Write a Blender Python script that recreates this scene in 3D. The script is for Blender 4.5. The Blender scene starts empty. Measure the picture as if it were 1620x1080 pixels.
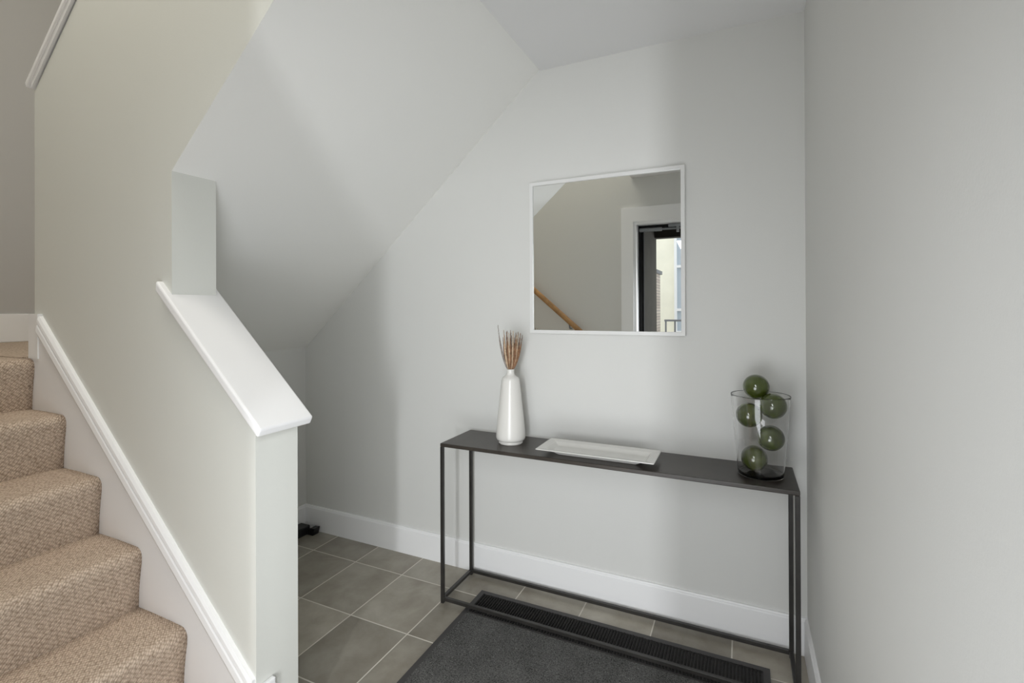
import bpy, bmesh, math, random
from mathutils import Vector, Matrix

S = bpy.context.scene
COL = S.collection
PI = math.pi
random.seed(7)

# ------------------------------------------------------------------ camera
CAM_H = 1.4
F_PX, V0, YAW, PITCH, ROLL = 774.2174, 485.6939, 0.4387, -0.0029, -0.0038
c, s = math.cos(YAW), math.sin(YAW)
Fv, Rv, Uv = Vector((-s, c, 0)), Vector((c, s, 0)), Vector((0, 0, 1))
F2 = Fv * math.cos(PITCH) - Uv * math.sin(PITCH)
U2 = Uv * math.cos(PITCH) + Fv * math.sin(PITCH)
R3 = Rv * math.cos(ROLL) + U2 * math.sin(ROLL)
U3 = U2 * math.cos(ROLL) - Rv * math.sin(ROLL)
cam_data = bpy.data.cameras.new('camera')
cam = bpy.data.objects.new('camera', cam_data)
COL.objects.link(cam)
cam.matrix_world = Matrix(((R3.x, U3.x, -F2.x, 0), (R3.y, U3.y, -F2.y, 0), (R3.z, U3.z, -F2.z, CAM_H), (0, 0, 0, 1)))
cam_data.sensor_fit = 'HORIZONTAL'
cam_data.sensor_width = 36.0
cam_data.lens = F_PX / 1620 * 36.0
cam_data.shift_y = -(540 - V0) / 1620
cam_data.clip_start = 0.01
S.camera = cam

# ------------------------------------------------------------------ world, lights, exposure
S.view_settings.view_transform = 'Standard'
S.view_settings.look = 'None'
S.view_settings.gamma = 1.0
S.view_settings.use_curve_mapping = False
S.view_settings.exposure = 0.16
S.cycles.use_denoising = True
S.cycles.max_bounces = 14
S.cycles.diffuse_bounces = 8
S.cycles.transmission_bounces = 14
S.cycles.sample_clamp_indirect = 6.0

world = bpy.data.worlds.new('sky')
S.world = world
world.use_nodes = True
bg = world.node_tree.nodes['Background']
bg.inputs['Color'].default_value = (0.93, 0.97, 1.0, 1)
bg.inputs['Strength'].default_value = 1.5


def area(name, loc, target, sx, sy, watts, color, spread=PI):
    d = bpy.data.lights.new(name, 'AREA')
    d.shape = 'RECTANGLE'
    d.size, d.size_y = sx, sy
    d.energy = watts
    d.color = color
    d.spread = spread
    o = bpy.data.objects.new(name, d)
    COL.objects.link(o)
    o.location = loc
    o.rotation_euler = (Vector(target) - Vector(loc)).to_track_quat('-Z', 'Y').to_euler()
    return o


# daylight that enters by the open entrance door, and an unseen fill light added high above the stairs
area('daylight_doorway_low', (-0.42, -0.10, 0.60), (-0.70, 1.0, 0.85), 0.90, 0.98, 10.5, (0.93, 0.96, 1.0), math.radians(155))
area('daylight_doorway_high', (-0.19, -0.10, 1.66), (-0.70, 1.0, 0.45), 0.40, 0.90, 7.6, (0.93, 0.965, 1.0), math.radians(150))
area('daylight_street', (0.46, -3.0, 1.40), (-0.95, 2.29, 1.1), 0.17, 1.5, 55.0, (0.95, 0.975, 1.0))
area('stairwell_fill', (-1.8, 0.35, 4.7), (-1.8, 0.5, 0.0), 1.3, 0.6, 32.0, (1.0, 0.955, 0.87), math.radians(165))


# ------------------------------------------------------------------ materials
def mat(name, color, rough=0.5, metal=0.0, spec=0.5, bump=None, noise=None):
    m = bpy.data.materials.new(name)
    m.use_nodes = True
    nt = m.node_tree
    b = nt.nodes['Principled BSDF']
    b.inputs['Base Color'].default_value = (*color, 1)
    b.inputs['Roughness'].default_value = rough
    b.inputs['Metallic'].default_value = metal
    b.inputs['Specular IOR Level'].default_value = spec
    if bump or noise:
        tc = nt.nodes.new('ShaderNodeTexCoord')
    if bump:
        sc, st = bump
        n = nt.nodes.new('ShaderNodeTexNoise')
        n.inputs['Scale'].default_value = sc
        n.inputs['Detail'].default_value = 4
        nt.links.new(tc.outputs['Object'], n.inputs['Vector'])
        bp = nt.nodes.new('ShaderNodeBump')
        bp.inputs['Strength'].default_value = st
        bp.inputs['Distance'].default_value = 0.002
        nt.links.new(n.outputs['Fac'], bp.inputs['Height'])
        nt.links.new(bp.outputs['Normal'], b.inputs['Normal'])
    if noise:
        sc, amt = noise
        n2 = nt.nodes.new('ShaderNodeTexNoise')
        n2.inputs['Scale'].default_value = sc
        n2.inputs['Detail'].default_value = 5
        nt.links.new(tc.outputs['Object'], n2.inputs['Vector'])
        rp = nt.nodes.new('ShaderNodeValToRGB')
        rp.color_ramp.elements[0].position = 0.3
        rp.color_ramp.elements[1].position = 0.7
        rp.color_ramp.elements[0].color = (*[x * (1 - amt) for x in color], 1)
        rp.color_ramp.elements[1].color = (*[min(1, x * (1 + amt)) for x in color], 1)
        nt.links.new(n2.outputs['Fac'], rp.inputs['Fac'])
        nt.links.new(rp.outputs['Color'], b.inputs['Base Color'])
    return m


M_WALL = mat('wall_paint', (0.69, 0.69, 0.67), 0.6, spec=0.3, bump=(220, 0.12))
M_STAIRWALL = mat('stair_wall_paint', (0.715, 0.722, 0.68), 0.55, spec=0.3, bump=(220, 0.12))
M_LANDING = mat('landing_wall_shaded', (0.50, 0.49, 0.475), 0.6, spec=0.3, bump=(220, 0.12))  # wall colour darkened to stand in for dimmer light on the landing
M_CEIL = mat('ceiling_paint', (0.79, 0.79, 0.795), 0.7, spec=0.2, bump=(200, 0.1))
M_SOFFIT = mat('soffit_paint', (0.87, 0.868, 0.845), 0.6, spec=0.3, bump=(200, 0.1))
M_TRIM = mat('white_trim_paint', (0.88, 0.88, 0.885), 0.4, spec=0.5, bump=(60, 0.08))
M_BLACKMETAL = mat('black_metal', (0.026, 0.024, 0.022), 0.36, spec=0.5, noise=(14, 0.35))
M_TABLETOP = mat('black_tabletop', (0.040, 0.033, 0.027), 0.34, spec=0.5, noise=(9, 0.25))
M_PORCELAIN = mat('white_porcelain', (0.72, 0.71, 0.68), 0.14, spec=0.6)
M_VASE = mat('white_ceramic', (0.76, 0.745, 0.71), 0.24, spec=0.5)
M_FRAMEWHITE = mat('white_mirror_frame', (0.76, 0.76, 0.75), 0.35)
M_RUBBER = mat('dark_rubber', (0.045, 0.042, 0.042), 0.55, bump=(90, 0.2))
M_BLACKPLASTIC = mat('black_plastic', (0.008, 0.008, 0.008), 0.45)
M_OAK = mat('oak_handrail', (0.42, 0.23, 0.09), 0.4, noise=(18, 0.25))
M_DARKFRAME = mat('dark_bronze_frame', (0.018, 0.018, 0.018), 0.85, spec=0.15)
M_GREYALU = mat('grey_aluminium', (0.22, 0.23, 0.24), 0.35, metal=0.6)
M_PORCH = mat('porch_stucco_shaded', (0.042, 0.038, 0.031), 0.9, spec=0.1, bump=(80, 0.5), noise=(6, 0.12))  # stucco colour lowered, with the deep porch shade put into it
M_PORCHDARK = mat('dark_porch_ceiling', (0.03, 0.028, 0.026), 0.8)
M_FACADE = mat('cream_stucco', (0.92, 0.885, 0.75), 0.85, bump=(60, 0.3), noise=(3, 0.05))
M_PANE = mat('window_pane_blue', (0.50, 0.56, 0.62), 0.3, spec=0.1)
M_PAVING = mat('pale_paving', (0.55, 0.55, 0.53), 0.85, noise=(5, 0.1))
M_IRON = mat('grey_iron', (0.20, 0.20, 0.21), 0.5)
M_LEAF = mat('dry_leaf', (0.55, 0.43, 0.20), 0.7, noise=(120, 0.3))
M_GRASS = mat('dried_grass', (0.23, 0.125, 0.068), 0.85, noise=(90, 0.45))
M_GRASSPALE = mat('dried_grass_pale', (0.56, 0.42, 0.29), 0.85, noise=(90, 0.35))
M_GRASSGREY = mat('dried_grass_grey', (0.30, 0.26, 0.235), 0.85, noise=(90, 0.3))
M_CONCRETE = mat('subfloor', (0.4, 0.4, 0.4), 0.9)

m = M_MIRROR = mat('mirror_glass', (0.86, 0.875, 0.865), 0.0, metal=1.0)

m = M_GLASS = mat('clear_glass', (1, 1, 1), 0.0)
m.node_tree.nodes['Principled BSDF'].inputs['Transmission Weight'].default_value = 1.0
m.node_tree.nodes['Principled BSDF'].inputs['IOR'].default_value = 1.45

m = M_BALL = mat('olive_glossy', (0.060, 0.082, 0.011), 0.07, spec=0.7, noise=(7, 0.22))
m.node_tree.nodes['Principled BSDF'].inputs['Coat Weight'].default_value = 0.5
m.node_tree.nodes['Principled BSDF'].inputs['Coat Roughness'].default_value = 0.04

TX, TY, TSX, TSY = -2.2614, 2.0892, 0.317, 0.3717


def tile_material():
    m = bpy.data.materials.new('slate_floor_tile')
    m.use_nodes = True
    nt = m.node_tree
    N, L = nt.nodes, nt.links
    b = N['Principled BSDF']
    tc = N.new('ShaderNodeTexCoord')
    sep = N.new('ShaderNodeSeparateXYZ')
    L.new(tc.outputs['Object'], sep.inputs['Vector'])

    def math_(op, a, bb=None):
        n = N.new('ShaderNodeMath')
        n.operation = op
        for i, x in enumerate((a, bb)):
            if x is None:
                continue
            if isinstance(x, (int, float)):
                n.inputs[i].default_value = x
            else:
                L.new(x, n.inputs[i])
        return n.outputs[0]
    gx = math_('DIVIDE', math_('SUBTRACT', sep.outputs['X'], TX - 20 * TSX), TSX)
    gy = math_('DIVIDE', math_('SUBTRACT', sep.outputs['Y'], TY - 20 * TSY), TSY)
    ix, iy = math_('FLOOR', gx), math_('FLOOR', gy)
    fx, fy = math_('FRACT', gx), math_('FRACT', gy)
    dx = math_('MULTIPLY', math_('MINIMUM', fx, math_('SUBTRACT', 1.0, fx)), TSX)
    dy = math_('MULTIPLY', math_('MINIMUM', fy, math_('SUBTRACT', 1.0, fy)), TSY)
    d = math_('MINIMUM', dx, dy)
    ramp = N.new('ShaderNodeMapRange')
    ramp.interpolation_type = 'SMOOTHSTEP'
    ramp.inputs['From Min'].default_value = 0.0019
    ramp.inputs['From Max'].default_value = 0.0036
    L.new(d, ramp.inputs['Value'])
    comb = N.new('ShaderNodeCombineXYZ')
    L.new(ix, comb.inputs['X'])
    L.new(iy, comb.inputs['Y'])
    wn = N.new('ShaderNodeTexWhiteNoise')
    wn.noise_dimensions = '2D'
    L.new(comb.outputs[0], wn.inputs['Vector'])
    n1 = N.new('ShaderNodeTexNoise')
    n1.inputs['Scale'].default_value = 5.0
    n1.inputs['Detail'].default_value = 8
    n1.inputs['Roughness'].default_value = 0.6
    n1.inputs['Distortion'].default_value = 0.25
    add = N.new('ShaderNodeVectorMath')
    add.operation = 'MULTIPLY_ADD'
    L.new(wn.outputs['Color'], add.inputs[0])
    add.inputs[1].default_value = (9, 9, 9)
    L.new(tc.outputs['Object'], add.inputs[2])
    L.new(add.outputs[0], n1.inputs['Vector'])
    cr = N.new('ShaderNodeValToRGB')
    e = cr.color_ramp.elements
    e[0].position, e[0].color = 0.25, (0.225, 0.196, 0.155, 1)
    e[1].position, e[1].color = 0.75, (0.44, 0.412, 0.355, 1)
    x = cr.color_ramp.elements.new(0.5)
    x.color = (0.33, 0.302, 0.25, 1)
    L.new(n1.outputs['Fac'], cr.inputs['Fac'])
    hs = N.new('ShaderNodeHueSaturation')
    vv = N.new('ShaderNodeMapRange')
    vv.inputs['To Min'].default_value = 0.82
    vv.inputs['To Max'].default_value = 1.18
    L.new(wn.outputs['Value'], vv.inputs['Value'])
    L.new(vv.outputs[0], hs.inputs['Value'])
    L.new(cr.outputs['Color'], hs.inputs['Color'])
    mix = N.new('ShaderNodeMix')
    mix.data_type = 'RGBA'
    L.new(ramp.outputs[0], mix.inputs['Factor'])
    mix.inputs['A'].default_value = (0.68, 0.64, 0.57, 1)
    L.new(hs.outputs['Color'], mix.inputs['B'])
    L.new(mix.outputs['Result'], b.inputs['Base Color'])
    rr = N.new('ShaderNodeMapRange')
    rr.inputs['To Min'].default_value = 0.30
    rr.inputs['To Max'].default_value = 0.48
    L.new(n1.outputs['Fac'], rr.inputs['Value'])
    L.new(rr.outputs[0], b.inputs['Roughness'])
    bp = N.new('ShaderNodeBump')
    bp.inputs['Strength'].default_value = 0.5
    bp.inputs['Distance'].default_value = 0.002
    hsum = math_('ADD', math_('MULTIPLY', n1.outputs['Fac'], 0.35), ramp.outputs[0])
    L.new(hsum, bp.inputs['Height'])
    L.new(bp.outputs['Normal'], b.inputs['Normal'])
    return m


M_TILE = tile_material()


def carpet_material():
    m = bpy.data.materials.new('loop_pile_carpet')
    m.use_nodes = True
    nt = m.node_tree
    N, L = nt.nodes, nt.links
    b = N['Principled BSDF']
    b.inputs['Roughness'].default_value = 0.95
    b.inputs['Specular IOR Level'].default_value = 0.1
    uv = N.new('ShaderNodeUVMap')
    mp = N.new('ShaderNodeMapping')
    mp.vector_type = 'TEXTURE'
    mp.inputs['Rotation'].default_value = (0, 0, math.radians(128))
    mp.inputs['Scale'].default_value = (1 / 150, 1 / 88, 1)
    L.new(uv.outputs[0], mp.inputs['Vector'])
    vo = N.new('ShaderNodeTexVoronoi')
    vo.inputs['Scale'].default_value = 1.0
    vo.inputs['Randomness'].default_value = 0.42
    L.new(mp.outputs[0], vo.inputs['Vector'])
    wv = N.new('ShaderNodeTexNoise')
    wv.inputs['Scale'].default_value = 420
    wv.inputs['Detail'].default_value = 3
    L.new(uv.outputs[0], wv.inputs['Vector'])
    cr = N.new('ShaderNodeValToRGB')
    e = cr.color_ramp.elements
    e[0].position, e[0].color = 0.10, (0.74, 0.62, 0.515, 1)
    e[1].position, e[1].color = 0.85, (0.25, 0.185, 0.135, 1)
    L.new(vo.outputs['Distance'], cr.inputs['Fac'])
    cr2 = N.new('ShaderNodeValToRGB')
    e = cr2.color_ramp.elements
    e[0].position, e[0].color = 0.30, (0.72, 0.70, 0.68, 1)
    e[1].position, e[1].color = 0.68, (1.25, 1.23, 1.2, 1)
    L.new(wv.outputs['Fac'], cr2.inputs['Fac'])
    mix = N.new('ShaderNodeMix')
    mix.data_type = 'RGBA'
    mix.blend_type = 'MULTIPLY'
    mix.inputs['Factor'].default_value = 1.0
    L.new(cr.outputs['Color'], mix.inputs['A'])
    L.new(cr2.outputs['Color'], mix.inputs['B'])
    L.new(mix.outputs['Result'], b.inputs['Base Color'])
    bp = N.new('ShaderNodeBump')
    bp.invert = True
    bp.inputs['Strength'].default_value = 0.9
    bp.inputs['Distance'].default_value = 0.004
    L.new(vo.outputs['Distance'], bp.inputs['Height'])
    L.new(bp.outputs['Normal'], b.inputs['Normal'])
    return m


M_CARPET = carpet_material()


def felt_material():
    m = mat('charcoal_felt', (0.03, 0.03, 0.03), 0.95, spec=0.15)
    nt = m.node_tree
    N, L = nt.nodes, nt.links
    b = N['Principled BSDF']
    tc = N.new('ShaderNodeTexCoord')
    n = N.new('ShaderNodeTexNoise')
    n.inputs['Scale'].default_value = 260
    n.inputs['Detail'].default_value = 3
    n.inputs['Distortion'].default_value = 1.5
    L.new(tc.outputs['Object'], n.inputs['Vector'])
    n2 = N.new('ShaderNodeTexNoise')
    n2.inputs['Scale'].default_value = 9
    n2.inputs['Detail'].default_value = 6
    L.new(tc.outputs['Object'], n2.inputs['Vector'])
    ad = N.new('ShaderNodeMath')
    ad.operation = 'MULTIPLY_ADD'
    L.new(n2.outputs['Fac'], ad.inputs[0])
    ad.inputs[1].default_value = 0.18
    L.new(n.outputs['Fac'], ad.inputs[2])
    cr = N.new('ShaderNodeValToRGB')
    e = cr.color_ramp.elements
    e[0].position, e[0].color = 0.46, (0.026, 0.026, 0.025, 1)
    e[1].position, e[1].color = 0.86, (0.25, 0.247, 0.24, 1)
    L.new(ad.outputs[0], cr.inputs['Fac'])
    vs = N.new('ShaderNodeTexVoronoi')
    vs.inputs['Scale'].default_value = 38
    L.new(tc.outputs['Object'], vs.inputs['Vector'])
    lt = N.new('ShaderNodeMath')
    lt.operation = 'LESS_THAN'
    lt.inputs[1].default_value = 0.055
    L.new(vs.outputs['Distance'], lt.inputs[0])
    mx = N.new('ShaderNodeMix')
    mx.data_type = 'RGBA'
    L.new(lt.outputs[0], mx.inputs['Factor'])
    L.new(cr.outputs['Color'], mx.inputs['A'])
    mx.inputs['B'].default_value = (0.34, 0.33, 0.31, 1)
    L.new(mx.outputs['Result'], b.inputs['Base Color'])
    bp = N.new('ShaderNodeBump')
    bp.inputs['Strength'].default_value = 0.8
    bp.inputs['Distance'].default_value = 0.003
    L.new(n.outputs['Fac'], bp.inputs['Height'])
    L.new(bp.outputs['Normal'], b.inputs['Normal'])
    return m


M_FELT = felt_material()
M_RIB = mat('black_ribbed_pile', (0.022, 0.021, 0.02), 0.9, spec=0.2, bump=(300, 0.6), noise=(160, 0.6))


def brick_material():
    m = mat('pale_brick', (0.5, 0.4, 0.35), 0.9)
    nt = m.node_tree
    N, L = nt.nodes, nt.links
    tc = N.new('ShaderNodeTexCoord')
    mp = N.new('ShaderNodeMapping')
    mp.inputs['Rotation'].default_value = (math.radians(90), 0, 0)
    L.new(tc.outputs['Object'], mp.inputs['Vector'])
    br = N.new('ShaderNodeTexBrick')
    br.inputs['Color1'].default_value = (0.50, 0.42, 0.37, 1)
    br.inputs['Color2'].default_value = (0.62, 0.55, 0.49, 1)
    br.inputs['Mortar'].default_value = (0.28, 0.26, 0.25, 1)
    br.inputs['Scale'].default_value = 5.0
    br.inputs['Mortar Size'].default_value = 0.03
    L.new(mp.outputs[0], br.inputs['Vector'])
    L.new(br.outputs['Color'], N['Principled BSDF'].inputs['Base Color'])
    return m


M_BRICK = brick_material()


# ------------------------------------------------------------------ mesh helpers
def finish(name, bm, mats, parent=None, smooth=False, loc=None):
    bmesh.ops.recalc_face_normals(bm, faces=bm.faces)
    me = bpy.data.meshes.new(name)
    bm.to_mesh(me)
    bm.free()
    for mm in (mats if isinstance(mats, (list, tuple)) else [mats]):
        me.materials.append(mm)
    if smooth:
        for p in me.polygons:
            p.use_smooth = True
    o = bpy.data.objects.new(name, me)
    COL.objects.link(o)
    if loc is not None:
        o.location = loc
    if parent is not None:
        o.parent = parent
    return o


def box(bm, x0, x1, y0, y1, z0, z1):
    vs = [bm.verts.new(p) for p in ((x0, y0, z0), (x1, y0, z0), (x1, y1, z0), (x0, y1, z0),
                                    (x0, y0, z1), (x1, y0, z1), (x1, y1, z1), (x0, y1, z1))]
    fs = []
    for f in ((0, 3, 2, 1), (4, 5, 6, 7), (0, 1, 5, 4), (1, 2, 6, 5), (2, 3, 7, 6), (3, 0, 4, 7)):
        fs.append(bm.faces.new([vs[i] for i in f]))
    return fs


def bevel(bm, w, seg=2):
    bmesh.ops.bevel(bm, geom=list(bm.edges), offset=w, segments=seg, profile=0.5, affect='EDGES', clamp_overlap=True)


def prism_xz(bm, pts, y0, y1):
    """polygon in the XZ plane, extruded from y0 to y1"""
    a = [bm.verts.new((x, y0, z)) for x, z in pts]
    b = [bm.verts.new((x, y1, z)) for x, z in pts]
    n = len(pts)
    bm.faces.new(a)
    bm.faces.new(list(reversed(b)))
    sides = []
    for i in range(n):
        sides.append(bm.faces.new((a[i], b[i], b[(i + 1) % n], a[(i + 1) % n])))
    return sides


def lathe(bm, prof, seg=48, cx=0, cy=0):
    rings = []
    for r, z in prof:
        if r < 1e-6:
            rings.append([bm.verts.new((cx, cy, z))])
        else:
            rings.append([bm.verts.new((cx + r * math.cos(2 * PI * k / seg), cy + r * math.sin(2 * PI * k / seg), z)) for k in range(seg)])
    for a, b in zip(rings[:-1], rings[1:]):
        for k in range(seg):
            k2 = (k + 1) % seg
            if len(a) == 1 and len(b) == 1:
                continue
            if len(a) == 1:
                bm.faces.new((a[0], b[k], b[k2]))
            elif len(b) == 1:
                bm.faces.new((a[k], a[k2], b[0]))
            else:
                bm.faces.new((a[k], a[k2], b[k2], b[k]))


def tube(bm, pts, radii, seg=8):
    rings = []
    n = len(pts)
    for i, p in enumerate(pts):
        p = Vector(p)
        d = (Vector(pts[min(i + 1, n - 1)]) - Vector(pts[max(i - 1, 0)])).normalized()
        u = d.cross(Vector((0.31, 0.91, 0.13))).normalized()
        v = d.cross(u)
        r = radii[i] if isinstance(radii, (list, tuple)) else radii
        rings.append([bm.verts.new(p + u * r * math.cos(2 * PI * k / seg) + v * r * math.sin(2 * PI * k / seg)) for k in range(seg)])
    for a, b in zip(rings[:-1], rings[1:]):
        for k in range(seg):
            bm.faces.new((a[k], a[(k + 1) % seg], b[(k + 1) % seg], b[k]))
    bm.faces.new(rings[0][::-1])
    bm.faces.new(rings[-1])


def tag(o, label, cat, group=None, kind=None):
    o['label'] = label
    o['category'] = cat
    if group:
        o['group'] = group
    if kind:
        o['kind'] = kind
    return o


def struct(o, label, cat):
    return tag(o, label, cat, kind='structure')


def empty(name, loc=(0, 0, 0)):
    o = bpy.data.objects.new(name, None)
    o.empty_display_size = 0.1
    COL.objects.link(o)
    o.location = loc
    return o


def boxobj(name, dims, mats, parent=None, bev=0.0, seg=2):
    bm = bmesh.new()
    box(bm, *dims)
    if bev:
        bevel(bm, bev, seg)
    return finish(name, bm, mats, parent)


# ------------------------------------------------------------------ room dimensions
D = 2.293          # back wall
XR = 0.2345        # right wall
YF = -0.02         # inner face of the entrance wall
XL = -4.21         # far wall of the landing
XC = -2.547        # low side wall under the stairs
H = 2.598          # entry ceiling
TOP = 5.0
YH, YB = 1.009, 1.163      # faces of the wall between stairs and entry
XE = -1.330        # free end of the half wall
XP = -1.743        # end of the full-height part of that wall
ZL = 1.20          # landing


def sof(x):        # underside of the upper flight
    return 1.152 + (2.603 - 1.152) / (2.547 - 0.923) * (x + 2.547)


# floor
struct(boxobj('floor', (XC, XR, YF - 0.15, D, -0.06, 0.0), M_TILE), 'brown grey slate floor tiles with pale grout lines', 'floor')
# back wall
struct(boxobj('wall_back', (XL, XR + 0.12, D, D + 0.12, -0.06, TOP), M_WALL), 'pale grey wall behind the console table and mirror', 'wall')
# right wall
struct(boxobj('wall_right', (XR, XR + 0.12, YF - 0.15, D, -0.06, TOP), M_WALL), 'plain grey wall filling the right side of the view', 'wall')
# far landing wall
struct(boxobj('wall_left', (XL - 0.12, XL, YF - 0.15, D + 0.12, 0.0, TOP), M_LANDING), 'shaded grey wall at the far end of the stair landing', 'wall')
# entrance wall with the door opening (reflected in the mirror)
DX0, DX1, DZ = -0.905, 0.10, 2.20
bm = bmesh.new()
box(bm, XL, DX0, YF - 0.15, YF, -0.06, TOP)
box(bm, DX1, XR, YF - 0.15, YF, -0.06, TOP)
box(bm, DX0, DX1, YF - 0.15, YF, DZ, TOP)
struct(finish('wall_front', bm, M_WALL), 'grey entrance wall around the door, seen in the mirror', 'wall')
# ceilings
struct(boxobj('ceiling', (-0.915, XR, YF, D, H, H + 0.12), M_CEIL), 'flat pale ceiling over the entry', 'ceiling')
struct(boxobj('ceiling_upper', (XL, XR, YF - 0.15, D, TOP, TOP + 0.1), M_CEIL), 'high ceiling over the stairwell', 'ceiling')
struct(boxobj('wall_upper', (-0.915, -0.82, YF, D, H + 0.12, TOP), M_WALL), 'upper wall closing the stairwell above the entry', 'wall')
# sloped soffit under the upper flight
bm = bmesh.new()
xa, xb = XC - 0.05, -0.915
prism_xz(bm, [(xa, sof(xa)), (xb, sof(xb)), (xb, sof(xb) + 0.09), (xa, sof(xa) + 0.04)], YB, D)
struct(finish('ceiling_sloped', bm, M_SOFFIT), 'sloping white underside of the upper stair flight', 'ceiling')
# low wall under the landing
struct(boxobj('wall_alcove', (XC - 0.1, XC, YB, D, 0, sof(XC)), M_WALL), 'short grey wall closing the alcove under the stairs', 'wall')

# wall between the stairs and the entry: full height on the left, half wall on the right
capz = lambda x: 1.487 - 0.94 * (x + 1.821)      # underside of the cap board
bm = bmesh.new()
XW = -2.687
up = lambda x: 2.318 + 0.875 * (x + 2.687)
XQ = -0.915
pts = [(XW, 0.0), (XE, 0.0), (XE, capz(XE)), (XP, capz(XP)), (XP, sof(XP)), (XQ, sof(XQ)), (XQ, up(XQ)), (XW, up(XW))]
sides = prism_xz(bm, pts, YH, YB)
sides[4].material_index = 1
struct(finish('wall_stair', bm, [M_STAIRWALL, M_SOFFIT]), 'tall stair wall stepping down to a sloped half wall', 'wall')


# cap board of the half wall: rounded board following the slope
def sloped_board(name, x0, z0, x1, z1, thick, y0, y1, mats, bev, parent=None, plumb=True):
    """board between two end points of its top line (x0<x1)"""
    bm = bmesh.new()
    L_ = math.hypot(x1 - x0, z1 - z0)
    nx, nz = (z1 - z0) / L_, -(x1 - x0) / L_
    if nz > 0:
        nx, nz = -nx, -nz
    prism_xz(bm, [(x0, z0), (x1, z1), (x1 + nx * thick, z1 + nz * thick), (x0 + nx * thick, z0 + nz * thick)], y0, y1)
    bmesh.ops.recalc_face_normals(bm, faces=bm.faces)
    if bev:
        bevel(bm, bev, 3)
    return finish(name, bm, mats, parent)


x0c, x1c = -1.797, -1.283
ct = lambda x: 1.500 - 0.883 * (x + 1.797)
bm = bmesh.new()
dxn, dzn = -0.023, -0.020
prism_xz(bm, [(x0c, ct(x0c)), (x1c, ct(x1c)), (x1c + dxn * 0.6, ct(x1c) - 0.026), (x0c + dxn * 0.2, ct(x0c) - 0.035)], YH - 0.022, YB + 0.024)
bmesh.ops.recalc_face_normals(bm, faces=bm.faces)
bevel(bm, 0.007, 3)
# raised centre panel and the small cove under the front lip
prism_xz(bm, [(x0c + 0.012, ct(x0c + 0.012) - 0.030), (x1c - 0.03, ct(x1c - 0.03) - 0.026), (x1c - 0.036, ct(x1c - 0.03) - 0.042), (x0c + 0.004, ct(x0c + 0.012) - 0.046)], YH - 0.010, YH)
struct(finish('trim_1', bm, M_TRIM), 'white sloped cap board on the half wall', 'trim')

# stringer: white skirt board beside the steps and the moulding on its top edge
tr_u = lambda x: 1.275 - 0.846 * (x + 2.5)        # upper edge of the moulding
tr_pts_u = [(-2.600, 1.364), (-2.5, 1.277), (-2.056, 0.921), (-1.771, 0.657), (-1.34, 0.292), (-1.332, 0.285)]
bm = bmesh.new()
prism_xz(bm, [(-2.687, 1.384), (-2.63, 1.36), (-2.5, 1.255), (-2.056, 0.88), (-1.771, 0.617), (-1.332, 0.245), (-1.332, 0.0), (-1.65, 0.0), (-2.687, 0.8)], YH - 0.012, YH)
struct(finish('trim_2', bm, M_TRIM), 'white skirt board along the carpeted steps', 'trim')
bm = bmesh.new()
A0, A1 = Vector((-2.618, 1.376)), Vector((-1.333, 0.287))
dv = (A1 - A0).normalized()
nv = Vector((-dv.y, dv.x))
if nv.y > 0:
    nv = -nv
prof = [(0.0, 0.0), (0.0, 0.012), (0.008, 0.019), (0.018, 0.021), (0.026, 0.017), (0.030, 0.021), (0.046, 0.024), (0.057, 0.020), (0.060, 0.012), (0.060, 0.0)]
ends = []
for P in (A0, A1):
    ring = []
    for dn, dy in prof:
        q = P + nv * dn
        # plumb cut at both ends
        t = (P.x - q.x) / dv.x
        q = q + dv * t
        ring.append(bm.verts.new((q.x, YH - dy, q.y)))
    ends.append(ring)
n = len(prof)
bm.faces.new(ends[0])
bm.faces.new(ends[1][::-1])
for i in range(n):
    bm.faces.new((ends[0][i], ends[1][i], ends[1][(i + 1) % n], ends[0][(i + 1) % n]))
struct(finish('trim_3', bm, M_TRIM), 'white moulding running down the stair wall above the steps', 'trim')
# cap rail on the top of the tall stair wall
bm = bmesh.new()
ux0, ux1 = -2.728, XQ
uz = lambda x: 2.338 + 0.875 * (x + 2.75)
prism_xz(bm, [(ux0, uz(ux0)), (ux1, uz(ux1)), (ux1, uz(ux1) - 0.030), (ux0 + 0.012, uz(ux0) - 0.024)], YH - 0.018, YB + 0.018)
bmesh.ops.recalc_face_normals(bm, faces=bm.faces)
bevel(bm, 0.006, 2)
prism_xz(bm, [(XW, uz(XW) - 0.030), (ux1, uz(ux1) - 0.030), (ux1, uz(ux1) - 0.060), (XW, uz(XW) - 0.060)], YH - 0.010, YH)
struct(finish('trim_4', bm, M_TRIM), 'white cap rail on top of the tall stair wall', 'trim')
# landing baseboards: block wrapping the wall end, and the far wall
bm = bmesh.new()
box(bm, -2.687, -2.622, YH - 0.016, YH, ZL, 1.384)
box(bm, -2.700, -2.687, YH - 0.016, YB, ZL, 1.384)
box(bm, -2.79, -2.700, YH + 0.02, YB, ZL, 1.383)
struct(finish('baseboard_stair', bm, M_TRIM), 'white baseboard block wrapping the stair wall end on the landing', 'baseboard')
struct(boxobj('baseboard_left', (XL, XL + 0.015, YF, D, ZL, 1.378), M_TRIM, bev=0.003), 'white baseboard on the far landing wall', 'baseboard')


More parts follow.
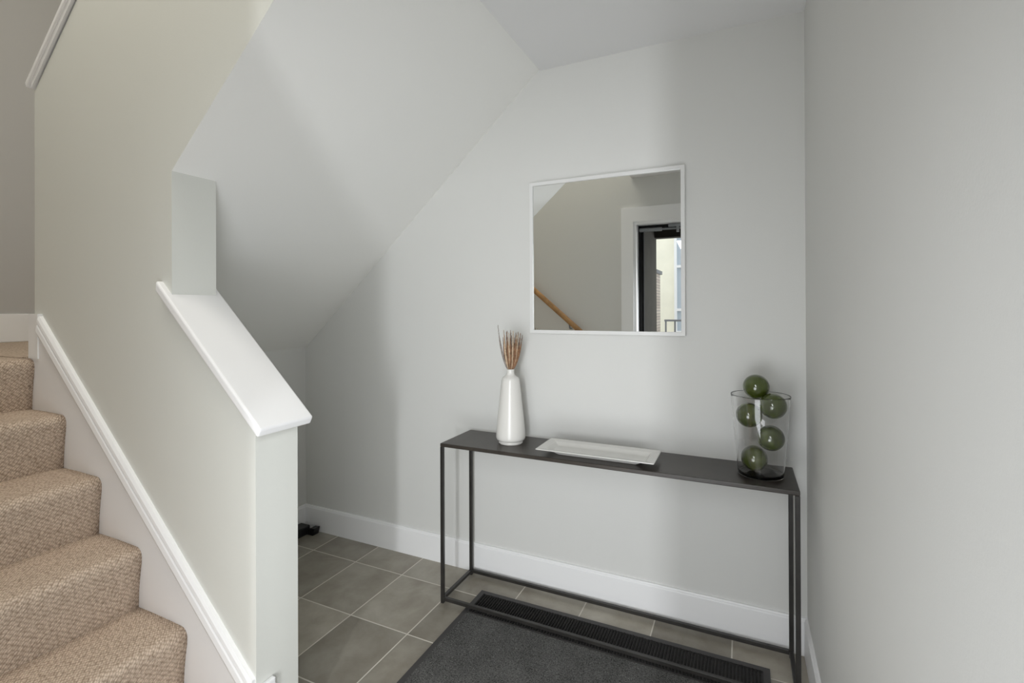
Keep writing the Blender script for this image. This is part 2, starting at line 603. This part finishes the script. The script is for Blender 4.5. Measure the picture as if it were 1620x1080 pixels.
# entry baseboards
def base_profile(bm, axis, a0, a1, wall, sign, hgt, th):
    """baseboard with a moulded top; axis 'x' runs along x at y=wall, axis 'y' runs along y at x=wall"""
    pr = [(0, 0), (th, 0), (th, hgt - 0.014), (th - 0.003, hgt - 0.010), (th - 0.003, hgt - 0.005), (th - 0.006, hgt), (0, hgt)]
    rings = []
    for a in (a0, a1):
        if axis == 'x':
            rings.append([bm.verts.new((a, wall + sign * d, z)) for d, z in pr])
        else:
            rings.append([bm.verts.new((wall + sign * d, a, z)) for d, z in pr])
    k = len(pr)
    bm.faces.new(rings[0])
    bm.faces.new(rings[1][::-1])
    for i in range(k):
        bm.faces.new((rings[0][i], rings[1][i], rings[1][(i + 1) % k], rings[0][(i + 1) % k]))


bm = bmesh.new()
base_profile(bm, 'x', XC, XR, D, -1, 0.150, 0.015)
struct(finish('baseboard_back', bm, M_TRIM), 'white baseboard along the wall behind the console table', 'baseboard')
bm = bmesh.new()
base_profile(bm, 'y', YF, D - 0.015, XR, -1, 0.150, 0.013)
struct(finish('baseboard_right', bm, M_TRIM), 'white baseboard at the foot of the right wall', 'baseboard')
bm = bmesh.new()
base_profile(bm, 'y', YB, D - 0.015, XC, 1, 0.150, 0.013)
struct(finish('baseboard_alcove', bm, M_TRIM), 'white baseboard on the short alcove wall', 'baseboard')
bm = bmesh.new()
box(bm, XE, XE + 0.016, YH - 0.014, 1.066, 0.0, 0.262)
bevel(bm, 0.004, 2)
struct(finish('trim_5', bm, M_TRIM), 'small white trim block at the foot of the half wall end', 'trim')

# ------------------------------------------------------------------ staircase
stairs = empty('staircase', (-1.4, 0.5, 0))
tag(stairs, 'beige brown carpeted staircase rising to the landing at left', 'staircase')
RUN, RISE = 0.2535, 0.2088
noses = [(-2.65 + RUN * i, ZL - RISE * i) for i in range(6)]
SY0, SY1 = YF + 0.002, YH - 0.0125


def step_mesh(xn, z, back, rise):
    prof = [(xn - 0.019, z - rise), (xn - 0.016, z - rise * 0.7), (xn - 0.008, z - rise * 0.42), (xn - 0.001, z - 0.050)]
    r = 0.030
    for k in range(0, 9):
        a = -0.15 + (PI / 2 + 0.12) * k / 8
        prof.append((xn - r + r * math.cos(a), z - r + r * math.sin(a)))
    nb = 6
    for k in range(1, nb + 1):
        t = k / nb
        prof.append((xn - r + (back - xn + r) * t, z + 0.004 * math.sin(PI * min(1, t)) * 0.5))
    bm = bmesh.new()
    uvl = bm.loops.layers.uv.new('UVMap')
    ny = 24
    cols = []
    arc = [0]
    for a, b in zip(prof[:-1], prof[1:]):
        arc.append(arc[-1] + math.hypot(b[0] - a[0], b[1] - a[1]))
    for j in range(ny + 1):
        y = SY0 + (SY1 - SY0) * j / ny
        # the pile rounds over where the carpet meets the skirt board
        e = max(0.0, 1 - (SY1 - y) / 0.02)
        cols.append([(bm.verts.new((x - 0.006 * e, y, zz - 0.004 * e)), arc[i], y) for i, (x, zz) in enumerate(prof)])
    for j in range(ny):
        for i in range(len(prof) - 1):
            q = [cols[j][i], cols[j + 1][i], cols[j + 1][i + 1], cols[j][i + 1]]
            f = bm.faces.new([v[0] for v in q])
            for lp, v in zip(f.loops, q):
                lp[uvl].uv = (v[1] + xn * 3.7, v[2])
    # close the ends, back and bottom
    for cidx in (0, ny):
        vs = [v[0] for v in cols[cidx]]
        cx_, cz_ = back, z - rise
        ex = bm.verts.new((cx_, vs[0].co.y, cz_))
        bm.faces.new(vs + [ex])
    return bm


def place_part(bm, name, mats, parent, smooth=True):
    off = Vector(parent.location)
    for v in bm.verts:
        v.co -= off
    return finish(name, bm, mats, parent, smooth)


for i, (xn, z) in enumerate(noses):
    back = xn - RUN - 0.045
    rise = RISE if i < 5 else z
    if i == 0:
        back = xn - 0.30
    place_part(step_mesh(xn, z, back, rise), 'step', M_CARPET, stairs)
# landing carpet behind the top step
bm = bmesh.new()
uvl = bm.loops.layers.uv.new('UVMap')
box(bm, XL + 0.017, noses[0][0] - 0.30, YF + 0.002, D - 0.02, ZL - 0.12, ZL)
box(bm, noses[0][0] - 0.30, noses[0][0] - 0.14, SY1, YB, ZL - 0.12, ZL)
for f in bm.faces:
    for lp in f.loops:
        lp[uvl].uv = (lp.vert.co.x, lp.vert.co.y)
place_part(bm, 'landing', M_CARPET, stairs, smooth=False)

# oak handrail on the entrance wall, seen in the mirror
hr = empty('handrail', (-1.8, YF, 1.5))
tag(hr, 'slanting oak handrail on the stair wall, reflected at the mirror left', 'handrail')
bm = bmesh.new()
hx0, hx1 = -2.7, -1.30
hz = lambda x: 1.530 - 0.85 * (x + 1.80)
tube(bm, [(hx0, YF + 0.075, hz(hx0)), (hx1, YF + 0.075, hz(hx1))], 0.025, 20)
place_part(bm, 'rail', M_OAK, hr)
for bx in (-2.45, -1.5):
    bm = bmesh.new()
    tube(bm, [(bx, YF, hz(bx) - 0.07), (bx, YF + 0.05, hz(bx) - 0.07), (bx, YF + 0.075, hz(bx) - 0.02)], 0.007, 10)
    place_part(bm, 'bracket', M_GREYALU, hr)

# ------------------------------------------------------------------ entrance door frame (in the mirror)
dr = empty('door_1', (DX0, YF, 0))
struct(dr, 'white cased entrance doorway with a dark storm frame, seen in the mirror', 'door')
bm = bmesh.new()
box(bm, DX0 - 0.105, DX0 + 0.006, YF, YF + 0.018, 0, DZ + 0.125)
box(bm, DX1 - 0.006, XR - 0.012, YF, YF + 0.018, 0, DZ + 0.125)
box(bm, DX0 + 0.006, DX1 - 0.006, YF, YF + 0.018, DZ - 0.006, DZ + 0.125)
place_part(bm, 'casing', M_TRIM, dr, False)
bm = bmesh.new()
box(bm, DX0, DX0 + 0.03, YF - 0.11, YF, 0, DZ)
box(bm, DX1 - 0.03, DX1, YF - 0.11, YF, 0, DZ)
box(bm, DX0 + 0.03, DX1 - 0.03, YF - 0.11, YF, DZ - 0.03, DZ)
place_part(bm, 'jamb', M_TRIM, dr, False)
bm = bmesh.new()
box(bm, DX0, DX0 + 0.055, YF - 0.15, YF - 0.11, 0, DZ)
box(bm, DX1 - 0.055, DX1, YF - 0.15, YF - 0.11, 0, DZ)
box(bm, DX0 + 0.055, DX1 - 0.055, YF - 0.15, YF - 0.11, DZ - 0.06, DZ)
place_part(bm, 'storm_frame', M_DARKFRAME, dr, False)
bm = bmesh.new()
box(bm, DX0 + 0.055, DX0 + 0.075, YF - 0.165, YF - 0.13, 0, DZ - 0.06)
box(bm, DX0 + 0.055, DX1 - 0.055, YF - 0.165, YF - 0.13, DZ - 0.075, DZ - 0.055)
place_part(bm, 'weather_strip', M_DARKFRAME, dr, False)
bm = bmesh.new()
tube(bm, [(-0.86, YF - 0.085, DZ - 0.075), (-0.66, YF - 0.085, DZ - 0.075)], 0.018, 14)
tube(bm, [(-0.66, YF - 0.085, DZ - 0.075), (-0.30, YF - 0.085, DZ - 0.075)], 0.008, 10)
box(bm, -0.60, -0.42, YF - 0.10, YF - 0.07, DZ - 0.06, DZ - 0.035)
box(bm, -0.53, -0.51, YF - 0.10, YF - 0.07, DZ - 0.11, DZ - 0.06)
place_part(bm, 'door_closer', M_GREYALU, dr, False)

# ------------------------------------------------------------------ outside the door (in the mirror)
struct(boxobj('floor_porch', (-6, 4.5, -6.4, YF - 0.15, -0.16, -0.06), M_PAVING), 'pale paved ground outside the door', 'ground')
bm = bmesh.new()
box(bm, -1.05, -0.925, -1.40, YF - 0.15, -0.06, 2.5)
box(bm, -0.925, 0.75, -1.52, -1.40, 2.225, 2.5)
box(bm, -1.05, -0.925, -1.52, -1.40, -0.06, 2.5)
box(bm, 0.75, 0.87, -1.52, YF - 0.15, -0.06, 2.5)  # unseen right side, added to darken the porch
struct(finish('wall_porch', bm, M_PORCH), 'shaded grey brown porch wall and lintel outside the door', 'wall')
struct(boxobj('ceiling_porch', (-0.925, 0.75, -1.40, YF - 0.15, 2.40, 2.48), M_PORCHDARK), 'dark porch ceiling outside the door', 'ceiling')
bld = empty('building', (-2, -5.6, 0))
tag(bld, 'sunlit cream stucco building across the courtyard, seen through the door', 'building')
bm = bmesh.new()
box(bm, -5.5, 4.0, -5.9, -5.6, -0.06, 6.5)
place_part(bm, 'facade', M_FACADE, bld, False)
wf = bmesh.new()
wx0, wx1, wz0, wz1 = -1.20, 0.1, 0.9, 2.86
fw = 0.05
box(wf, wx0, wx0 + fw, -5.6, -5.53, wz0, wz1)
box(wf, wx1 - fw, wx1, -5.6, -5.53, wz0, wz1)
for zz in (wz0, 1.34, 2.19, wz1 - fw):
    box(wf, wx0 + fw, wx1 - fw, -5.6, -5.53, zz, zz + fw)
box(wf, -0.92, -0.88, -5.6, -5.54, wz0, wz1)
w_ = place_part(wf, 'window_frame', M_TRIM, bld, False)
pn = bmesh.new()
box(pn, wx0 + fw, wx1 - fw, -5.6, -5.575, wz0 + fw, wz1 - fw)
for v in pn.verts:
    v.co -= Vector(bld.location)
finish('pane', pn, M_PANE, w_)
bp_ = empty('brick_pier', (-1.5, -4.2, 0))
tag(bp_, 'narrow brick pier with a dark coping, seen through the door', 'pier')
bm = bmesh.new()
box(bm, -1.80, -1.33, -4.6, -4.1, -0.06, 2.0)
place_part(bm, 'pier', M_BRICK, bp_, False)
bm = bmesh.new()
box(bm, -1.85, -1.30, -4.65, -4.05, 2.0, 2.06)
place_part(bm, 'coping', M_IRON, bp_, False)
rl = empty('railing', (-1.0, -3.6, 0))
tag(rl, 'low grey metal railing in the courtyard outside the door', 'railing')
bm = bmesh.new()
box(bm, -1.12, 0.8, -3.62, -3.58, 1.185, 1.215)
box(bm, -1.12, 0.8, -3.615, -3.585, 0.2, 0.225)
place_part(bm, 'top_rail', M_IRON, rl, False)
for k in range(14):
    bm = bmesh.new()
    xx = -1.10 + 0.14 * k
    box(bm, xx - 0.012, xx + 0.012, -3.612, -3.588, -0.06 if k % 4 == 0 else 0.225, 1.185)
    place_part(bm, 'baluster', M_IRON, rl, False)

# ------------------------------------------------------------------ mirror
mr = empty('wall_mirror', (-0.594, D, 1.65))
tag(mr, 'square wall mirror in a thin white frame above the console table', 'mirror')
MX0, MX1, MZ0, MZ1 = -0.964, -0.2235, 1.2757, 2.0298
fwid, y0m, y1m = 0.0175, 2.264, D
bm = bmesh.new()
out = [(MX0, MZ0), (MX1, MZ0), (MX1, MZ1), (MX0, MZ1)]
inn = [(MX0 + fwid, MZ0 + fwid), (MX1 - fwid, MZ0 + fwid), (MX1 - fwid, MZ1 - fwid), (MX0 + fwid, MZ1 - fwid)]
V = lambda p, y: bm.verts.new((p[0], y, p[1]))
of, ob, inf, inb = [V(p, y0m) for p in out], [V(p, y1m) for p in out], [V(p, y0m) for p in inn], [V(p, y1m) for p in inn]
for i in range(4):
    j = (i + 1) % 4
    bm.faces.new((of[i], of[j], inf[j], inf[i]))
    bm.faces.new((ob[i], ob[j], inb[j], inb[i]))
    bm.faces.new((of[i], of[j], ob[j], ob[i]))
    bm.faces.new((inf[i], inf[j], inb[j], inb[i]))
bmesh.ops.recalc_face_normals(bm, faces=bm.faces)
bevel(bm, 0.0015, 2)
place_part(bm, 'frame', M_FRAMEWHITE, mr, False)
bm = bmesh.new()
box(bm, MX0 + fwid - 0.001, MX1 - fwid + 0.001, 2.271, 2.276, MZ0 + fwid - 0.001, MZ1 - fwid + 0.001)
place_part(bm, 'mirror_glass', M_MIRROR, mr, False)

# ------------------------------------------------------------------ console table
AX0, AX1, AY0, AY1, AZ = -1.305, 0.182, 1.967, 2.255, 0.76
T = 0.016
tb = empty('console_table', ((AX0 + AX1) / 2, (AY0 + AY1) / 2, 0))
tag(tb, 'long narrow black metal console table under the mirror', 'console table')
bm = bmesh.new()
box(bm, AX0, AX1, AY0, AY1, AZ - 0.017, AZ)
bevel(bm, 0.003, 2)
place_part(bm, 'tabletop', M_TABLETOP, tb, False)
for lx in (AX0, AX1 - T):
    for ly in (AY0, AY1 - T):
        bm = bmesh.new()
        box(bm, lx, lx + T, ly, ly + T, 0, AZ - 0.017)
        bevel(bm, 0.0015, 1)
        place_part(bm, 'leg', M_BLACKMETAL, tb, False)
for ly in (AY0, AY1 - T):
    bm = bmesh.new()
    box(bm, AX0 + T, AX1 - T, ly, ly + T, 0.0135, 0.0135 + T)
    bevel(bm, 0.0015, 1)
    place_part(bm, 'rail', M_BLACKMETAL, tb, False)
for lx in (AX0, AX1 - T):
    bm = bmesh.new()
    box(bm, lx, lx + T, AY0 + T, AY1 - T, 0.0135, 0.0135 + T)
    bevel(bm, 0.0015, 1)
    place_part(bm, 'rail', M_BLACKMETAL, tb, False)

# ------------------------------------------------------------------ white vase and dried grass
VX, VY = -1.0005, 2.113
bm = bmesh.new()
prof = [(0.0, 0.0), (0.054, 0.0), (0.0575, 0.003), (0.058, 0.010), (0.0555, 0.0125), (0.0575, 0.0145), (0.066, 0.019), (0.0695, 0.026), (0.0705, 0.034),
        (0.0695, 0.05), (0.064, 0.11), (0.0565, 0.18), (0.0490, 0.25), (0.0435, 0.296), (0.0415, 0.306), (0.037, 0.313), (0.027, 0.319), (0.021, 0.325), (0.0180, 0.333),
        (0.0172, 0.342), (0.0178, 0.3495), (0.0170, 0.3515), (0.0155, 0.3500), (0.0150, 0.340), (0.016, 0.325), (0.03, 0.31), (0.038, 0.29), (0.058, 0.05), (0.05, 0.02), (0.0, 0.018)]
lathe(bm, prof, 64)
tag(finish('vase', bm, M_VASE, smooth=True, loc=(VX, VY, AZ)), 'tall white ceramic bottle vase on the left of the console table', 'vase')


def grass_stem(rnd, top, bend, mhead, name='dried_grass_stem'):
    """one stem with a bristly seed head; root at the vase mouth"""
    base = Vector((rnd.uniform(-0.006, 0.006), rnd.uniform(-0.006, 0.006), 0.24))
    tipv = Vector(top)
    sx_ = max(-0.011, min(0.011, tipv.x * 0.32))
    mouth = Vector((sx_, max(-0.010, min(0.010, tipv.y * 0.3)), 0.347))
    mid = mouth.lerp(tipv, 0.40) + Vector((tipv.x * 0.22, tipv.y * 0.2, -0.004))
    def P(t):
        return mouth * (1 - t) ** 2 + mid * 2 * t * (1 - t) + tipv * t ** 2
    bm = bmesh.new()
    tube(bm, [base, mouth] + [P(k / 8) for k in range(1, 9)], [0.0013] * 9 + [0.0006], 5)
    st = finish(name, bm, M_GRASSPALE, loc=(VX, VY, AZ))
    bm = bmesh.new()
    t0 = 0.02
    tube(bm, [P(t0 + (1 - t0) * k / 8) for k in range(9)], [0.0020, 0.0040, 0.0048, 0.0050, 0.0050, 0.0048, 0.0044, 0.0036, 0.0018], 6)
    for k in range(260):
        t = t0 + (1 - t0) * (k + rnd.random()) / 210
        p = P(t)
        d = (P(min(1, t + 0.03)) - P(max(0, t - 0.03))).normalized()
        a = rnd.uniform(0, 2 * PI)
        u = d.cross(Vector((0, 1, 0.01))).normalized()
        v = d.cross(u)
        o_ = u * math.cos(a) + v * math.sin(a)
        ln = rnd.uniform(0.007, 0.015) * (1.0 - 0.22 * t)
        e = p + o_ * ln * 0.45 + d * ln * 0.9
        w = d.cross(o_) * 0.0011
        bm.faces.new((bm.verts.new(p + w), bm.verts.new(p - w), bm.verts.new(e)))
    hd = finish('seed_head', bm, mhead)
    hd.parent = st
    return st


rnd = random.Random(11)
tops = []
for k, (fx, hh) in enumerate([(-0.046, 0.553), (-0.026, 0.530), (-0.020, 0.521), (-0.012, 0.526), (-0.006, 0.518), (0.000, 0.528), (0.006, 0.520),
                              (0.011, 0.526), (0.020, 0.517), (0.027, 0.521), (0.034, 0.512), (0.041, 0.515), (0.050, 0.506),
                              (-0.010, 0.500), (0.014, 0.495), (0.030, 0.490), (-0.028, 0.505), (-0.034, 0.495), (0.002, 0.505), (0.022, 0.505), (0.040, 0.495)]):
    # spread along the direction facing the camera
    tops.append((fx * 1.08, fx * 0.42 + rnd.uniform(-0.018, 0.016), 0.352 + (hh - 0.352) * 0.80))
mats_ = [M_GRASSGREY] + [M_GRASS if k % 3 else M_GRASSPALE for k in range(len(tops) - 1)]
for k, tp in enumerate(tops):
    o = grass_stem(rnd, tp, -1.2 if tp[0] < -0.01 else (1.0 if tp[0] > 0.015 else 0), mats_[k])
    if k == 0:
        tag(o, 'tallest greyish dried grass stem leaning left in the white vase', 'dried grass', 'dried grass stems in the white vase')
    elif k == 12:
        tag(o, 'dried grass stem leaning furthest right, towards the mirror', 'dried grass', 'dried grass stems in the white vase')
    else:
        tag(o, 'brown dried grass stem in the middle of the bunch in the vase', 'dried grass', 'dried grass stems in the white vase')

# ------------------------------------------------------------------ platter
PX0, PX1, PY0, PY1 = -0.811, -0.311, 1.958, 2.154
bm = bmesh.new()
pcx, pcy = (PX0 + PX1) / 2, (PY0 + PY1) / 2
hx, hy = (PX1 - PX0) / 2, (PY1 - PY0) / 2


def rrect(hx, hy, r, z, n=5):
    out = []
    for (sx, sy, a0) in ((1, 1, 0), (-1, 1, PI / 2), (-1, -1, PI), (1, -1, 3 * PI / 2)):
        for k in range(n + 1):
            a = a0 + PI / 2 * k / n
            out.append((sx * (hx - r) + r * math.cos(a), sy * (hy - r) + r * math.sin(a), z))
    return out


PLZ = 0.0345
loops = [rrect(hx - 0.084, hy - 0.070, 0.006, 0.0), rrect(hx - 0.080, hy - 0.066, 0.006, 0.002), rrect(hx - 0.062, hy - 0.056, 0.005, 0.012), rrect(hx - 0.036, hy - 0.034, 0.005, PLZ - 0.0085), rrect(hx - 0.004, hy - 0.004, 0.004, PLZ - 0.0055),
         rrect(hx, hy, 0.004, PLZ - 0.003), rrect(hx, hy, 0.004, PLZ - 0.001), rrect(hx - 0.002, hy - 0.002, 0.003, PLZ),
         rrect(hx - 0.032, hy - 0.030, 0.005, PLZ - 0.004), rrect(hx - 0.037, hy - 0.035, 0.005, PLZ - 0.006),
         rrect(hx - 0.048, hy - 0.046, 0.006, PLZ - 0.0165), rrect(hx - 0.054, hy - 0.052, 0.006, PLZ - 0.018)]
rings = [[bm.verts.new(p) for p in lp] for lp in loops]
n = len(rings[0])
for a, b in zip(rings[:-1], rings[1:]):
    for k in range(n):
        bm.faces.new((a[k], a[(k + 1) % n], b[(k + 1) % n], b[k]))
bm.faces.new(rings[0][::-1])
bm.faces.new(rings[-1])
tag(finish('platter', bm, M_PORCELAIN, loc=(pcx, pcy, AZ)), 'long rectangular white serving platter in the middle of the console table', 'platter')

# ------------------------------------------------------------------ glass vase with green balls
GX, GY, GH = 0.0630, 2.106, 0.3065
bm = bmesh.new()
R0, R1 = 0.0795, 0.1045
wt = 0.0024
ro = lambda z: R0 + (R1 - R0) * z / GH
prof = [(0.0, 0.0), (R0 - 0.007, 0.0), (R0 - 0.005, 0.0), (R0 - 0.002, 0.0008), (R0 - 0.0004, 0.003), (ro(0.006), 0.006), (ro(0.010), 0.010), (ro(0.10), 0.10), (ro(0.2), 0.2),
        (ro(GH - 0.008), GH - 0.008), (ro(GH - 0.003), GH - 0.003), (ro(GH - 0.001) - 0.0004, GH - 0.0006), (ro(GH) - wt * 0.5, GH),
        (ro(GH) - wt + 0.0004, GH - 0.0006), (ro(GH - 0.003) - wt, GH - 0.003), (ro(GH - 0.008) - wt, GH - 0.008), (ro(0.2) - wt, 0.2), (ro(0.1) - wt, 0.1),
        (ro(0.022) - wt, 0.022), (ro(0.016) - wt, 0.016), (ro(0.012) - wt - 0.002, 0.0120), (R0 - 0.012, 0.0097), (R0 - 0.018, 0.0092), (0.0, 0.009)]
lathe(bm, prof, 96)
gv = finish('glass_vase', bm, M_GLASS, smooth=True, loc=(GX, GY, AZ))
tag(gv, 'clear flared glass vase holding green balls, right end of the console table', 'glass vase')
bm = bmesh.new()
bmesh.ops.create_uvsphere(bm, u_segments=48, v_segments=32, radius=0.0475)
first = None
for k, (p, lab) in enumerate([((0.0415, 2.116, 0.8180), 'glossy green ball lying at the bottom of the glass vase'),
                              ((0.0985, 2.100, 0.905), 'glossy green ball second from the bottom, at the right side of the vase'),
                              ((0.0240, 2.116, 0.983), 'glossy green ball at the left, just below the rim of the vase'),
                              ((0.1060, 2.095, 1.028), 'glossy green ball at the right, level with the rim of the vase'),
                              ((0.0500, 2.139, 1.091), 'topmost glossy green ball, standing clear above the glass rim')]):
    if first is None:
        o = first = finish('green_ball', bm, M_BALL, smooth=True)
    else:
        o = first.copy()
        COL.objects.link(o)
    o.location = p
    o.rotation_euler = (k * 1.3, k * 0.7, k * 2.1)
    tag(o, lab, 'ball', 'green balls in the glass vase')

# ------------------------------------------------------------------ doormat
mtm = empty('doormat', (-0.54, 1.5, 0))
tag(mtm, 'large charcoal doormat with a ribbed strip, on the tiles by the table', 'doormat')
QX0, QX1, QY0, QY1 = -1.169, 0.092, 0.98, 2.128
RB0, RB1 = 1.955, QY1 - 0.026
bm = bmesh.new()
box(bm, QX0, QX1, QY0, QY1, 0.0, 0.005)
bd = 0.024
box(bm, QX0, QX0 + bd, QY0, QY1, 0.005, 0.010)
box(bm, QX1 - bd, QX1, QY0, QY1, 0.005, 0.010)
box(bm, QX0 + bd, QX1 - bd, QY0, QY0 + bd, 0.005, 0.010)
box(bm, QX0 + bd, QX1 - bd, QY1 - bd, QY1, 0.005, 0.010)
box(bm, QX0 + bd, QX1 - bd, RB0 - 0.012, RB0, 0.005, 0.010)
place_part(bm, 'rubber_border', M_RUBBER, mtm, False)
bm = bmesh.new()
box(bm, QX0 + bd, QX1 - bd, QY0 + bd, RB0 - 0.012, 0.005, 0.0115)
place_part(bm, 'felt_panel', M_FELT, mtm, False)
bm = bmesh.new()
nr = 96
x0r, x1r = QX0 + bd + 0.002, QX1 - bd - 0.002
pitch = (x1r - x0r) / nr
for k in range(nr):
    xa = x0r + pitch * k
    box(bm, xa, xa + pitch * 0.52, RB0 + 0.002, RB1 - 0.001, 0.005, 0.0125 + 0.001 * (k % 3 == 0))
place_part(bm, 'ribbed_strip', M_RIB, mtm, False)

# dry leaf scraps on the mat
bm = bmesh.new()
ctr = Vector((-0.70, 1.52, 0))


def leaf(bm, L_, W_, lift):
    n = 7
    left, right, midv = [], [], []
    for k in range(n + 1):
        t = k / n
        w = W_ * math.sin(PI * t) ** 0.8 * 0.5
        z = 0.001 + lift * math.sin(PI * t) + 0.002 * t
        midv.append(bm.verts.new((L_ * (t - 0.5), 0, z)))
        left.append(bm.verts.new((L_ * (t - 0.5), w + 1e-4, z + w * 0.5)))
        right.append(bm.verts.new((L_ * (t - 0.5), -w - 1e-4, z + w * 0.45)))
    for k in range(n):
        bm.faces.new((midv[k], midv[k + 1], left[k + 1], left[k]))
        bm.faces.new((midv[k], right[k], right[k + 1], midv[k + 1]))
    bmesh.ops.solidify(bm, geom=list(bm.faces), thickness=0.0008)


leaf(bm, 0.028, 0.018, 0.006)
lf = finish('dry_leaf', bm, M_LEAF, loc=(-0.795, 1.487, 0.0115))
lf.rotation_euler = (0, 0, 0.9)
tag(lf, 'curled yellowish dry leaf scrap on the doormat', 'leaf')

# black plastic box pushed into the alcove corner
bxo = empty('plastic_box', (-2.44, 2.15, 0))
tag(bxo, 'small black plastic box on the floor in the alcove corner', 'box')
bm = bmesh.new()
box(bm, -2.530, -2.452, 2.03, 2.240, 0.0, 0.052)
bevel(bm, 0.006, 2)
place_part(bm, 'body', M_BLACKPLASTIC, bxo, False)
bm = bmesh.new()
prism_xz(bm, [(-2.452, 0.0), (-2.405, 0.0), (-2.398, 0.022), (-2.392, 0.047), (-2.43, 0.043), (-2.452, 0.030)], 2.215, 2.262)
bmesh.ops.recalc_face_normals(bm, faces=bm.faces)
bevel(bm, 0.003, 2)
place_part(bm, 'flap', M_BLACKPLASTIC, bxo, False)
